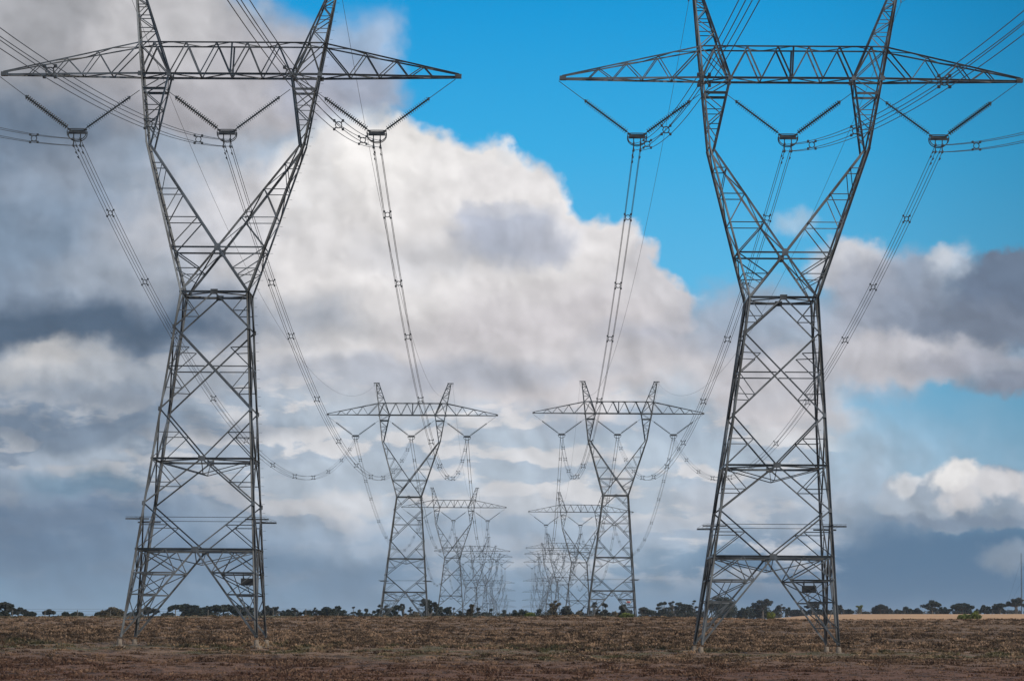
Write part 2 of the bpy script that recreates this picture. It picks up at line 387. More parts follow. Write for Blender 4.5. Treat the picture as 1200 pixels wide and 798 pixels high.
def tufts():
    V = []; F = []; T = []
    rng = np.random.default_rng(3); U = rng.uniform
    def clump(X, Y, rad, h, nb, tone, w):
        z = ground_z(X, Y) - 0.03; n = len(V)
        A = U(0, 6.283, nb); Rr = np.sqrt(U(0, 1, nb)) * rad; H = h * (1.05 - (Rr / rad) ** 2 * .6) * U(.65, 1.1, nb); TT = np.clip(tone + rng.normal(0, .07, nb), 0, 1)
        for a, r, hh, tt in zip(A, Rr, H, TT):
            ca, sa = math.cos(a), math.sin(a); f = U(-1.2, 1.2); cf, sf = math.cos(a + f), math.sin(a + f)
            bx, by = X + ca * r, Y + sa * r; o = hh * U(.2, .9); ww = w * U(.6, 1.4)
            V.extend([(bx - sf * ww, by + cf * ww, z), (bx + sf * ww, by - cf * ww, z),
                      (bx + ca * o * .5 + sf * ww * .8, by + sa * o * .5 - cf * ww * .8, z + hh * .7),
                      (bx + ca * o * .5 - sf * ww * .8, by + sa * o * .5 + cf * ww * .8, z + hh * .7),
                      (bx + ca * o, by + sa * o, z + hh)])
            F.extend([(n, n + 1, n + 2, n + 3), (n + 3, n + 2, n + 4)]); n += 5
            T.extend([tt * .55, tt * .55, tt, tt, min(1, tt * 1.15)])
    # low grass between the mounds
    for (y0, y1, cnt, hh) in [(118, 165, 20000, .055), (165, 220, 16000, .07), (220, 300, 11000, .14), (300, 535, 13000, .20)]:
        for _ in range(cnt):
            Y = U(y0, y1); X = U(-.165, .165) * Y
            r_ = U(.15, .45) if Y < 220 else hh * U(1.2, 3.0)
            clump(X, Y, r_, hh * U(.5, 1.3), 7, float(np.clip(rng.normal(.45, .28), 0, 1)), max(.03, hh * .2))
    # tussock mounds
    for (y0, y1, cnt, dens) in [(120, 178, 3400, .5), (178, 215, 2400, .4), (215, 300, 5200, .8), (300, 400, 4200, .5), (400, 530, 4200, .35)]:
        for _ in range(cnt):
            Y = U(y0, y1); X = U(-.165, .165) * Y
            cl = mnoise.noise(Vector((X * .10, Y * .045, 9))) + .5 * mnoise.noise(Vector((X * .35, Y * .2, 2))) + dens * .6 - .25
            if cl < U(-.3, .3): continue
            if 203 < Y < 216 and U() < .8: continue
            k = U(.6, 1.3); dk = U() < .45
            clump(X, Y, (.5 if Y < 205 else .42) * k, (.15 if Y < 205 else .24) * k * (1 + .4 * max(0, cl)), 30, .05 if dk else float(np.clip(rng.normal(.55, .25), .1, 1)), .035 + .00012 * Y)
    me = bpy.data.meshes.new('grass_tussocks'); me.from_pydata(V, [], F); me.update()
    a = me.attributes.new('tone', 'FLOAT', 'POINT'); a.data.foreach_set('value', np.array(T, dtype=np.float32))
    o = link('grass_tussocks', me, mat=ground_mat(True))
    tag(o, 'low brown and olive tussock grass covering the field around the towers', 'grass', kind='stuff')
tufts()

# ------------------------------------------------------------------ towers
ARM = 34.65; TOPZ = 36.6; PEAK = 39.9; WAIST = 21.15; KNEE = 30.4
def hw(z): return 4.07 + (2.05 - 4.07) * z / WAIST
def hd(z):
    if z <= WAIST: return 4.15 + (2.1 - 4.15) * z / WAIST
    return interp_l(z, [(WAIST, 2.1), (KNEE, 1.2), (ARM, 0.95), (TOPZ, 0.95), (PEAK, 0.32)])
def interp_l(x, pts):
    if x <= pts[0][0]: return pts[0][1]
    for (a, za), (b, zb) in zip(pts, pts[1:]):
        if x <= b: return za + (zb - za) * (x - a) / (b - a)
    return pts[-1][1]
def outx(z): return interp_l(z, [(WAIST, 2.05), (KNEE, 4.85), (PEAK, 6.2)])
def innx(z): return interp_l(z, [(WAIST, 2.05), (23.9, 0.0), (30.2, 4.55), (ARM, 3.75), (PEAK, 5.72)]) if z > 23.9 else interp_l(z, [(WAIST, 2.05), (23.9, 0.0)])
RING = [5.55, 11.0, WAIST]
def lerp(a, b, t): return tuple(a[i] + (b[i] - a[i]) * t for i in range(3))

def tower_meshes(lean, thick=1.0):
    """every part mesh of one tower, feet at z = 0, front towards -Y"""
    parts = []
    k = thick
    # four main legs
    for sx in (-1, 1):
        for sy in (-1, 1):
            m = MB(); m.bar((sx*hw(0.3), sy*hd(0.3), 0.3), (sx*hw(WAIST), sy*hd(WAIST), WAIST), 0.155*k, (-sx, -sy, 0))
            for z in (8.3, 14.0, 19.0): m.box((sx*hw(z), sy*hd(z), z), (.095*k, .095*k, .13))
            parts.append(('leg', m, M_STEEL))
    # face bracing
    m = MB()
    def face(f, z, s):            # point on face f at height z, s in -1..1 across it
        if f < 2: return (s*hw(z), (-1, 1)[f]*hd(z), z)
        return ((-1, 1)[f-2]*hw(z), s*hd(z), z)
    for f in range(4):
        q = lambda z, s: face(f, z, s)
        def tri(zl, zc, s):
            """main diagonal from the leg at zl to the face centre at zc, with redundant members"""
            a = q(zl, s); b = q(zc, 0); m.bar(a, b, .088*k)
            t = .47; z = zl + (zc - zl) * t; d = lerp(a, b, t)
            m.bar(d, q(z, s), .055*k); m.bar(d, q(zc, s), .055*k)
        for s in (-1, 1):
            tri(19.0, WAIST, s)
            tri(8.3, 11.0, s); tri(14.0, 11.0, s); tri(8.3, 5.55, s)
            # the big X between 14 and 19
            a = q(14.0, s); b = q(19.0, -s); m.bar(a, b, .095*k)
            zc = 16.6; mid = lerp(a, b, .5)
            for z0 in (14.0, 19.0):
                d = lerp(q(z0, s), mid, .5); m.bar(d, q((z0 + zc) / 2, s), .055*k); m.bar(d, q(zc, s), .055*k)
            m.bar(q(zc, s), (mid[0], mid[1], zc), .07*k)
            # bottom panel
            foot = q(0.35, s); top = q(5.55, 0); m.bar(foot, top, .11*k)
            prev = None
            for z, w in ((4.15, .10), (2.85, .09), (1.35, .06)):
                t = (z - .35) / 5.2; d = lerp(foot, top, t); l = q(z, s); m.bar(d, l, w*k)
                if prev: m.bar(prev[0], l, .06*k); m.bar(lerp(prev[0], prev[1], .5), lerp(d, l, .5), .05*k); m.bar(prev[1], d, .05*k)
                prev = (d, l)
            m.bar(prev[0], q(0.5, s), .05*k)
            d = lerp(foot, top, 3.8/5.2); m.bar(d, q(5.55, s), .07*k); m.bar(d, q(5.55, s*.5), .06*k); m.bar(q(4.15, s), q(5.55, s*.5), .07*k)
            # hip bracing between neighbouring faces
            if f < 2:
                for z in (4.15, 2.85):
                    t = (z - .35) / 5.2
                    A = lerp(face(f, .35, s), face(f, 5.55, 0), t); g_ = 2 if s < 0 else 3; sg = (-1, 1)[f]
                    B = lerp(face(g_, .35, sg), face(g_, 5.55, 0), t); m.bar(A, B, .06*k)
    parts.append(('body_bracing', m, M_STEEL))
    # horizontal frames
    for zr, wd in ((5.55, .145), (11.0, .125), (WAIST, .135)):
        m = MB(); x, y = hw(zr), hd(zr)
        for sy in (-1, 1): m.bar((-x, sy*y, zr), (x, sy*y, zr), wd*k); m.box((0, sy*(y+.02), zr), (.22, .03, .16))
        for sx in (-1, 1): m.bar((sx*x, -y, zr+.01), (sx*x, y, zr+.01), wd*k*.9)
        for (a, b) in (((-x, 0), (0, -y)), ((0, -y), (x, 0)), ((x, 0), (0, y)), ((0, y), (-x, 0))): m.bar((a[0], a[1], zr-.04), (b[0], b[1], zr-.04), .07*k)
        if zr < 15:
            for sy in (-1, 1):
                for sx in (-1, 1): m.bar((sx*x*.92, sy*y*.5, zr-.1), (0, sy*y*.5, zr-.85), .055*k)
                m.bar((0, sy*y, zr-.1), (0, sy*y*.5, zr-.85), .05*k)
            m.bar((0, -y*.5, zr-.85), (0, y*.5, zr-.85), .05*k)
        parts.append(('horizontal_frame', m, M_STEEL))
    # K frame between waist and knees
    m = MB()
    zs = [22.6, 23.9, 25.75, 27.5, 29.1]
    for sy in (-1, 1):
        Y = lambda z: sy*hd(z)
        for sx in (-1, 1):
            m.bar((sx*2.05, Y(WAIST), WAIST), (sx*4.85, Y(KNEE), KNEE), .145*k, (-sx, -sy, 0))
            m.bar((0, Y(23.9), 23.9), (sx*4.55, Y(30.2), 30.2), .135*k)
            m.bar((sx*2.05, Y(WAIST), WAIST), (0, Y(23.9), 23.9), .13*k)
            o = lambda z: (sx*outx(z), Y(z), z)
            i_ = lambda z: (sx*innx(z), Y(z), z)
            for z in zs: m.bar(o(z), i_(z), (.10 if z == 23.9 else .055)*k)
            m.bar(o(23.9), i_(25.75), .07*k); m.bar(o(25.75), i_(27.5), .06*k); m.bar(o(27.5), i_(29.1), .05*k)
            m.bar(o(23.9), i_(22.6), .07*k); m.bar(i_(22.0), o(22.6), .05*k)
        m.box((0, sy*(hd(23.9)+.03), 23.9), (.19, .04, .22))
    for sx in (-1, 1):
        lv = [WAIST] + zs + [KNEE]
        for a, b, j in zip(lv, lv[1:], range(9)):
            s = 1 if j % 2 else -1
            m.bar((sx*outx(a), s*hd(a), a), (sx*outx(b), -s*hd(b), b), .06*k)
            m.bar((sx*outx(b), hd(b), b), (sx*outx(b), -hd(b), b), .05*k)
        lv = [23.9, 25.75, 27.5, 29.1, 30.2]
        for a, b, j in zip(lv, lv[1:], range(9)):
            s = 1 if j % 2 else -1
            m.bar((sx*innx(a+.001), s*hd(a), a), (sx*innx(b), -s*hd(b), b), .06*k)
            m.bar((sx*innx(b), hd(b), b), (sx*innx(b), -hd(b), b), .05*k)
        m.bar((sx*2.05, -hd(WAIST), WAIST), (0, hd(23.9), 23.9), .06*k); m.bar((sx*2.05, hd(WAIST), WAIST), (0, -hd(23.9), 23.9), .06*k)
    m.bar((0, -hd(23.9), 23.9), (0, hd(23.9), 23.9), .08*k)
    parts.append(('forked_frame', m, M_STEEL))
    # masts from the knees to the peaks
    for sx in (-1, 1):
        m = MB()
        for sy in (-1, 1):
            pts = [(sx*outx(z), sy*hd(z), z) for z in (KNEE-.05, ARM, TOPZ, PEAK)]
            for a, b in zip(pts, pts[1:]): m.bar(a, b, .12*k, (-sx, -sy, 0))
            pts = [(sx*innx(z), sy*hd(z), z) for z in (30.2, ARM, TOPZ, PEAK)]
            for a, b in zip(pts, pts[1:]): m.bar(a, b, .12*k)
            lv = [30.9, 31.8, 32.7, 33.7, ARM, TOPZ, 37.5, 38.3, 39.0, 39.5, PEAK]
            for j, (a, b) in enumerate(zip(lv, lv[1:])):
                oa, ia, ob, ib = [(sx*fn(z), sy*hd(z), z) for z, fn in ((a, outx), (a, innx), (b, outx), (b, innx))]
                m.bar(ob, ib, .05*k); m.bar(oa if j % 2 else ia, ib if j % 2 else ob, .06*k)
            m.bar((sx*outx(33.7), sy*hd(33.7), 33.72), (sx*innx(33.7), sy*hd(33.7), 33.72), .15*k)
        lv = [KNEE, 31.4, 32.5, 33.6, ARM, TOPZ, 37.7, 38.8, PEAK]
        for fn in (outx, innx):
            for j, (a, b) in enumerate(zip(lv, lv[1:])):
                s = 1 if j % 2 else -1
                m.bar((sx*fn(a), s*hd(a), a), (sx*fn(b), -s*hd(b), b), .05*k); m.bar((sx*fn(b), -hd(b), b), (sx*fn(b), hd(b), b), .045*k)
        parts.append(('mast', m, M_STEEL))
        m = MB(); m.bar((sx*5.6, 0, PEAK+.03), (sx*6.6, 0, PEAK+.03), .14*k); m.bar((sx*6.5, 0, PEAK), (sx*6.5, 0, PEAK-.42), .07)
        m.box((sx*5.95, 0, PEAK+.02), (.28, .34, .04))
        parts.append(('earth_wire_bracket', m, M_STEEL))
    # crossarm
    m = MB()
    def ay(x): return interp_l(abs(x), [(5.5, .95), (14.0, .14)])
    def tz(x): return interp_l(abs(x), [(5.5, TOPZ), (14.0, ARM+.18)])
    for sy in (-1, 1):
        m.bar((-5.5, sy*.95, ARM), (5.5, sy*.95, ARM), .125*k); m.bar((-5.5, sy*.9, TOPZ), (5.5, sy*.9, TOPZ), .085*k)
        bn = [-3.75, -1.87, 0, 1.87, 3.75]; tn = [-2.8, -.95, .95, 2.8]
        for i, t in enumerate(tn):
            m.bar((bn[i], sy*.95, ARM), (t, sy*.9, TOPZ), .075*k); m.bar((t, sy*.9, TOPZ), (bn[i+1], sy*.95, ARM), .1*k)
        m.bar((0, sy*.95, ARM), (0, sy*.9, TOPZ), .11*k)
        for s in (-1, 1):
            m.bar((s*3.75, sy*.95, ARM), (s*4.75, sy*.9, TOPZ), .1*k); m.bar((s*4.75, sy*.9, TOPZ), (s*5.5, sy*.95, ARM), .1*k)
            m.bar((s*5.5, sy*.95, ARM), (s*14, sy*.14, ARM), .12*k); m.bar((s*5.5, sy*.95, TOPZ), (s*14, sy*.14, ARM+.18), .085*k)
            bn2 = [5.5, 7.3, 9.1, 10.9, 12.4]; tn2 = [8.2, 10.1, 11.8]
            m.bar((s*5.6, sy*ay(5.6), tz(5.6)), (s*7.3, sy*ay(7.3), ARM), .08*k)
            for i, t in enumerate(tn2):
                m.bar((s*bn2[i+1], sy*ay(bn2[i+1]), ARM), (s*t, sy*ay(t), tz(t)), .06*k); m.bar((s*t, sy*ay(t), tz(t)), (s*bn2[i+2], sy*ay(bn2[i+2]), ARM), .06*k)
    xs_ = [-13.2, -12.4, -10.9, -9.1, -7.3, -5.5, -3.75, -1.87, 0, 1.87, 3.75, 5.5, 7.3, 9.1, 10.9, 12.4, 13.2]
    for j, (a, b) in enumerate(zip(xs_, xs_[1:])):
        s = 1 if j % 2 else -1
        m.bar((a, s*ay(a), ARM), (b, -s*ay(b), ARM), .06*k); m.bar((b, -ay(b), ARM), (b, ay(b), ARM), .06*k)
        if abs(a) <= 11: m.bar((a, s*ay(a), tz(a)), (b, -s*ay(b), tz(b)), .05*k)
    for s in (-1, 1): m.box((s*13.95, 0, ARM+.06), (.2, .2, .12))
    for s in (-1, 1):
        for x in (3.75, 5.5):
            for sy in (-1, 1): m.box((s*x, sy*.98, ARM), (.14, .03, .14))
    parts.append(('crossarm', m, M_STEEL))
    # anti-climb guard
    m = MB(); z = 7.35
    for sx in (-1, 1):
        for sy in (-1, 1):
            m.bar((sx*(hw(z)-.5), sy*hd(z), z), (sx*(hw(z)+.92), sy*hd(z), z), .09*k)
            m.bar((sx*hw(z), sy*(hd(z)-.5), z+.05), (sx*hw(z), sy*(hd(z)+1.05), z+.05), .07*k)
    for e in (.35, .6, .85):
        x, y = hw(z)+e, hd(z)+e
        for sx in (-1, 1): m.tube([(sx*x, -y, z+.1), (sx*x, y, z+.1)], .008, 4)
        for sy in (-1, 1): m.tube([(-x, sy*y, z+.1), (x, sy*y, z+.1)], .008, 4)
    parts.append(('climbing_guard', m, M_STEEL))
    return parts
def footing_mesh():
    m = MB(); 
    n = 12; k = 0
    prof = [(.36, -.5), (.36, .0), (.33, .02), (.16, .04), (.14, .36), (0.0, .38)]
    for r, z in prof:
        for j in range(n): m.v.append((r*math.cos(6.2832*j/n), r*math.sin(6.2832*j/n), z))
    for i in range(len(prof)-1):
        for j in range(n): m.f.append((i*n+j, i*n+(j+1)%n, (i+1)*n+(j+1)%n, (i+1)*n+j))
    return m.mesh('footing', M_CONC)
FOOT = footing_mesh()
def sign_mesh():
    m = MB(); m.box((0, 0, 0), (.44, .02, .22))
    for sx in (-1, 1): m.bar((sx*.3, .04, .1), (sx*.3, .04, .55), .06)
    return m.mesh('sign_plate', M_SIGN)
SIGN = sign_mesh()
BM = MB(); BM.tube([(0, 0, 0), (.19, 0, 0)], .009, 4); BOLT = BM.mesh('step_bolt', M_DARK)

D1 = 215.0; SPAN = 367.0
NEAR = {}
def mesh_set(lean, thick=1.0):
    key = (round(lean, 4), thick)
    if key not in NEAR: NEAR[key] = [(n, m.mesh(n, mt, lean)) for n, m, mt in tower_meshes(lean, thick)]
    return NEAR[key]
def build_tower(loc, lean, label, group, thick=1.0, sign=None, step=False):
    t = empty('lattice_tower', loc); tag(t, label, 'power pylon', group)
    mast = None
    for n, me in mesh_set(lean, thick):
        if n == 'earth_wire_bracket': link(n, me, mast)
        else:
            o = link(n, me, t)
            if n == 'mast': mast = o
    for sx in (-1, 1):
        for sy in (-1, 1):
            x, y = sx*4.07, sy*4.15
            gz = ground_z(loc[0]+x, loc[1]+y) - loc[2]
            f = link('footing', FOOT, t); f.location = (x, y, min(.15, max(-.2, gz)) if loc[1] < 400 else -.02)
    if step:
        z = 3.0; j = 0
        while z < 39.5:
            x = outx(z) if z > WAIST else hw(z)
            b = link('step_bolt', BOLT, t); b.location = (x + .05 + lean*z, hd(z), z); z += .55
    if sign:
        s = link('sign_plate', SIGN, t); s.location = (sign[0] + lean*3.9, sign[1], 3.72)
        if sign[2]:
            m = MB(); m.box((0, -.03, 0), (.40, .006, .19)); w = link('sign_face', m.mesh('sign_face', M_WHITE), s)
            m = MB(); m.box((.0, -.042, 0), (.26, .005, .11)); link('sign_symbol', m.mesh('sign_symbol', M_RED), s)
    return t
def k_of(D): return FP / D
# arm centre column and row read from the photograph -> base position
ORD = ['nearest', 'second', 'third', 'fourth', 'fifth', 'sixth', 'seventh', 'eighth', 'ninth', 'tenth']
ROWS = {'left': dict(arm=[(271, 89.5), (483.2, 486.5), (532, 594.5)], rows=[646, 652.5, 659, 683, 692, 704, 711]),
        'right': dict(arm=[(927, 94.5), (724.7, 484.6), (680.7, 600)], rows=[642, 649, 658.6, 680.6, 693.7, 703.4, 711])}
LEANS = {('left', 0): .052, ('right', 0): .046, ('left', 1): .033, ('right', 1): .031}
TW = {}
for side in ('left', 'right'):
    Rw = ROWS[side]
    for i in range(10):
        Dd = D1 + SPAN * i - (1.2 if side == 'right' else 0); lean = LEANS.get((side, i), .028)
        if i < 3:
            p = at(*Rw['arm'][i], Dd); Xa = p.x; Rw['X'] = Xa; zb = p.z - ARM
        else:
            Xa = Rw['X']; zb = at(599 if side == 'left' else 622, Rw['rows'][i-3], Dd).z - ARM
        Xb = Xa - lean*ARM
        TW[(side, i)] = (Xb, Dd, zb, lean)
labels_extra = {('left', 0): 'large grey steel lattice pylon nearest the camera in the left row',
                ('right', 0): 'large grey steel lattice pylon nearest the camera in the right row',
                ('left', 1): 'mid-sized steel lattice pylon second in the left row',
                ('right', 1): 'mid-sized steel lattice pylon in the right row with a red and white sign'}
for (side, i), (Xb, Dd, zb, lean) in TW.items():
    lab = labels_extra.get((side, i), 'small distant steel lattice pylon, %s from the camera in the %s row' % (ORD[i], side))
    if i == 9: lab = 'tiny farthest steel lattice pylon at the end of the %s row' % side
    sg = None
    if i == 0: sg = (2.75, 3.3, False)
    if (side, i) == ('right', 1): sg = (2.6, -3.7, True)
    build_tower((Xb, Dd, zb), lean, lab, 'transmission towers in two rows', 1.0 if i < 2 else (1.0 if i < 4 else 1.15), sg, i == 0)

# ------------------------------------------------------------------ insulator strings
VZ = 31.1; HZ = 30.5; PH = 9.2
def disc_string(a, b):
    """disc insulators between two points with a rod above them"""
    a = Vector(a); b = Vector(b); d = (b - a); L = d.length; n = 22; pts = []; rs = []
    for i in range(n):
        t0 = i / n
        for dt, r in ((0.0, .05), (.38, .05), (.42, .185), (.60, .165), (.66, .05)):
            pts.append(a + d * (t0 + dt / n)); rs.append(r)
    m = MB(); m.tube(pts, rs, 8); return m
def make_insulator(phase):
    parts = []
    # upper attachments (lateral offset from the phase, height)
    if phase == 0: ends = [(-14.0 + PH, ARM - .12), (-5.4 + PH, ARM - .9)]
    elif phase == 1: ends = [(-3.85, ARM - .8), (3.85, ARM - .8)]
    else: ends = [(5.4 - PH, ARM - .9), (14.0 - PH, ARM - .12)]
    for (ex, ez), s in zip(ends, (-1, 1)):
        low = Vector((s*.55, 0, VZ - HZ + .28)); upv = Vector((ex, 0, ez - HZ)); d = (upv - low).normalized()
        st = low + d * .08; en = low + d * 3.25
        m = disc_string(st, en)
        parts.append(('insulator_string', m, M_GLASS))
        m = MB(); m.tube([low - d*.3, en, upv], [.03, .022, .022], 6)
        m.box(tuple(en), (.06, .06, .08))
        parts.append(('link_rod', m, M_DARK))
    # corona rings: a racetrack loop and two cradles
    m = MB(); pts = []
    for j in range(28):
        a = 2*math.pi*j/28; x = .58*abs(math.cos(a))**.6*math.copysign(1, math.cos(a)); y = .30*abs(math.sin(a))**.7*math.copysign(1, math.sin(a))
        pts.append((x, y, VZ - HZ + .20))
    m.tube(pts, .032, 6, True)
    for sy in (-.28, .28):
        pts = [(-.58, sy, VZ-HZ+.1)] + [(-.58*math.cos(math.pi*j/12), sy, VZ-HZ-.05-.46*math.sin(math.pi*j/12)) for j in range(13)] + [(.58, sy, VZ-HZ+.1)]
        m.tube(pts, .03, 6)
        m.tube([(-.58, sy, VZ-HZ-.02), (.58, sy, VZ-HZ-.02)], .028, 6)
    parts.append(('corona_ring', m, M_DARK))
    m = MB(); m.box((0, 0, VZ-HZ+.02), (.5, .03, .11))
    for sx in (-1, 1):
        m.bar((sx*.21, 0, VZ-HZ), (sx*.21, 0, -.2), .06)
        for zz in (.21, -.21): m.box((sx*.21, 0, zz), (.05, .22, .06))
    parts.append(('yoke_plate', m, M_DARK))
    return [(n, mm.mesh(n, mt)) for n, mm, mt in parts]
INS = [make_insulator(p) for p in range(3)]
PHN = ['outer left', 'centre', 'outer right']
def att(side, i, ph):
    Xb, Dd, zb, lean = TW[(side, i)]
    return Vector((Xb + lean*HZ + (ph-1)*PH, Dd, zb + HZ))
for side in ('left', 'right'):
    for i in range(6):
        for ph in range(3):
            p = att(side, i, ph); t = empty('insulator_assembly', p)
            far = 'the %s %s-row pylon' % (ORD[i], side)
            tag(t, 'V-shaped dark disc insulators, %s, under %s' % (PHN[ph], far), 'insulator', 'V-shaped insulator strings under the crossarms')
            for n, me in INS[ph]:
                if i >= 4 and n in ('link_rod', 'yoke_plate'): pass
                link(n, me, t)

# ------------------------------------------------------------------ conductors
OFF = [(-.21, -.21), (.21, -.21), (-.21, .21), (.21, .21)]
def spacer_mesh():
    m = MB(); m.tube([(.16*math.cos(2*math.pi*j/10), 0, .16*math.sin(2*math.pi*j/10)) for j in range(10)], .027, 5, True)
    for (x, z) in OFF:
        s = Vector((x, 0, z)); m.tube([s*.5, s*1.15], .032, 5); m.box((x, 0, z), (.055, .10, .055))
    return m.mesh('spacer', M_DARK)
SPC = spacer_mesh()
def damper_mesh():
    m = MB(); m.tube([(0, -.24, -.09), (0, .24, -.09)], .012, 5)
    for s in (-1, 1): m.tube([(0, s*.14, -.09), (0, s*.27, -.09)], .045, 6)
    m.box((0, 0, -.04), (.02, .03, .06)); return m.mesh('vibration_damper', M_DARK)
DMP = damper_mesh()
SPOS = [18, 40, 62, 98, 136, 174, 212, 250, 286, 322, 348]
def cat_pt(A, B, S, t):
    p = A.lerp(B, t); p.z -= 4*S*t*(1-t); return p
def conductor(A, B, S, label, detail, seg=64, rad=.0175):
    mid = empty('conductor_bundle', A); tag(mid, label, 'power line', 'quad bundle conductors strung between the towers')
    for (ox, oz) in OFF:
        m = MB(); pts = []
        for j in range(seg+1):
            p = cat_pt(A, B, S, j/seg) - A; pts.append((p.x + ox, p.y, p.z + oz))
        m.tube(pts, rad, 5); link('wire', m.mesh('wire', M_WIRE), mid)
    L = (B - A).length
    if detail >= 1:
        for s in SPOS:
            if A.y + s < 60: continue
            p = cat_pt(A, B, S, s/L) - A; o = link('spacer', SPC, mid); o.location = p
    if detail >= 2:
        for e in ((1.3, 2.4) if A.y > 0 else ()):
            for q, (ox, oz) in enumerate(OFF):
                if e > 2 and q % 2: continue
                p = cat_pt(A, B, S, e/L) - A; o = link('vibration_damper', DMP, mid); o.location = p + Vector((ox, 0, oz))
    return mid
SAG = 12.4
for side in ('left', 'right'):
    for i in range(-1, 6):
        for ph in range(3):
            if i == -1:
                B = att(side, 0, ph); Xm = TW[(side, 1)][0] + TW[(side, 1)][3]*HZ
                A = Vector((Xm + (ph-1)*PH, D1 - SPAN, B.z - .2))
                lab = 'four wires from the camera side to the %s insulator of the nearest %s pylon' % (PHN[ph], side)
            else:
                A = att(side, i, ph); B = att(side, i+1, ph)
                lab = 'four wires sagging onward from the %s insulator of the %s %s-row pylon' % (PHN[ph], ORD[i], side)
            conductor(A, B, SAG, lab, 2 if i in (-1, 0) else (1 if i < 4 else 0), 80 if i < 1 else 40)
        # earth wires
        for s in (-1, 1):
            def pk(j):
                Xb, Dd, zb, lean = TW[(side, j)]; return Vector((Xb + lean*PEAK + s*6.5, Dd, zb + PEAK - .42))
            B = pk(i+1); A = pk(i) if i >= 0 else Vector((TW[(side, 1)][0] + TW[(side, 1)][3]*PEAK + s*6.4, D1 - SPAN, B.z))
            m = MB(); m.tube([cat_pt(A, B, 9.8, j/48) - A for j in range(49)], .0125, 5)
            o = link('earth_wire', m.mesh('earth_wire', M_WIRE)); o.location = A
            where = 'from the camera side to the nearest' if i < 0 else 'onward from the %s' % ORD[i]
            tag(o, 'thin earth wire %s %s-row pylon at its %s peak' % (where, side, 'left' if s < 0 else 'right'), 'wire', 'earth wires between the tower peaks')

# ------------------------------------------------------------------ trees
def leaf_mat(name, a, b):
    m = mat(name, a, 0.7, color2=b, scale=1.1); return m
M_LEAF = [leaf_mat('eucalypt_leaves', (.026, .034, .020), (.014, .019, .012)), leaf_mat('acacia_leaves', (.036, .038, .028), (.020, .022, .016)),
          leaf_mat('shrub_leaves', (.17, .19, .035), (.08, .10, .03)), leaf_mat('dry_brown_leaves', (.12, .09, .05), (.06, .05, .03))]
M_BARK = mat('bark', (.13, .11, .09), 0.9, var=.5)
def tree_meshes(kind, seed, W_, H_):
    """crown made of leaf-sized faces gathered in clumps, trunk with limbs"""
    rng = random.Random(seed); cl = []
    tk = MB(); fork = {'umbrella': .45, 'dome': .15, 'sparse': .4, 'vase': .35, 'shrub': .05}[kind]
    trunks = 1 if kind in ('umbrella', 'sparse') and rng.random() < .6 else (2 if kind != 'shrub' else 3)
    if kind == 'dome': trunks = 2
    ncl = max(10, int({'umbrella': 22, 'dome': 26, 'sparse': 15, 'vase': 14, 'shrub': 14}[kind] * max(1, W_/H_) ** 1.1))
    for i in range(ncl):
        a = rng.uniform(0, 6.283); r = math.sqrt(rng.random()) * W_/2 * .86
        x, y = r*math.cos(a), r*math.sin(a); e = 1 - (r/(W_/2))**2
        if kind == 'umbrella': z = H_ * (.56 + .36*e**.7) + rng.uniform(-.26, .02)*H_
        elif kind == 'dome': z = H_ * rng.uniform(.22, .35 + .55*max(0, e)**.6)
        elif kind == 'sparse': z = H_ * (.5 + .4*e) + rng.uniform(-.3, .02)*H_
        elif kind == 'vase': z = H_ * rng.uniform(.45, .92); x *= (z/H_)**1.6*1.05; y *= (z/H_)**1.6*1.05
        else: z = H_ * rng.uniform(.2, .3 + .5*max(0, e))
        rc = {'umbrella': .125, 'dome': .15, 'sparse': .11, 'vase': .13, 'shrub': .2}[kind] * min(W_, H_*1.6) * rng.uniform(.55, 1.35)
        if rng.random() < .12: z -= .12*H_; x *= 1.15
        cl.append((x, y, z, rc, rc * (.55 if kind in ('umbrella', 'sparse') else .75)))
    for t in range(trunks):
        bx = rng.uniform(-.1, .1)*W_ if trunks > 1 else 0; by = rng.uniform(-.08, .08)*W_ if trunks > 1 else 0
        tr = .035*H_ + .08; fx, fy = bx*1.4 + rng.uniform(-.04, .04)*W_, by*1.3
        fz = H_*fork; tk.tube([(bx, by, -.4), (bx*1.1, by*1.1, fz*.5), (fx, fy, fz)], [tr*1.3, tr, tr*.8], 6)
        for c in cl[t::trunks][:9]:
            mx_, my_ = (fx + c[0])*.5, (fy + c[1])*.5
            tk.tube([(fx, fy, fz*.95), (mx_ , my_, fz + (c[2]-fz)*.6), (c[0], c[1], c[2])], [tr*.55, tr*.33, tr*.12], 4)
    cr = MB(); ls = .30
    for (x, y, z, rc, rz) in cl:
        for _ in range(int(110 + 70*rc)):
            d = Vector((rng.gauss(0, 1), rng.gauss(0, 1), rng.gauss(0, 1))).normalized() * rng.random()**.4 
            p = Vector((x + d.x*rc, y + d.y*rc, z + d.z*rz))
            n = Vector((rng.gauss(0, 1), rng.gauss(0, 1), rng.gauss(0, 1)+.4)).normalized(); a = n.orthogonal().normalized(); b = n.cross(a)
            s = ls * rng.uniform(.6, 1.3); k = len(cr.v)
            cr.v += [tuple(p + a*s*.8), tuple(p + b*s*.45), tuple(p - a*s*.8), tuple(p - b*s*.45)]; cr.f.append((k, k+1, k+2, k+3))
    xs = [abs(q[0]) for q in cr.v]; xs.sort(); wx = xs[int(len(xs)*.985)]; zs = sorted(q[2] for q in cr.v); zt = zs[int(len(zs)*.99)]
    fx, fz = (W_/2)/wx, H_/zt
    cr.v = [(q[0]*fx, q[1]*fx, q[2]*fz) for q in cr.v]; tk.v = [(q[0]*fx, q[1]*fx, q[2]*fz) for q in tk.v]
    return cr, tk
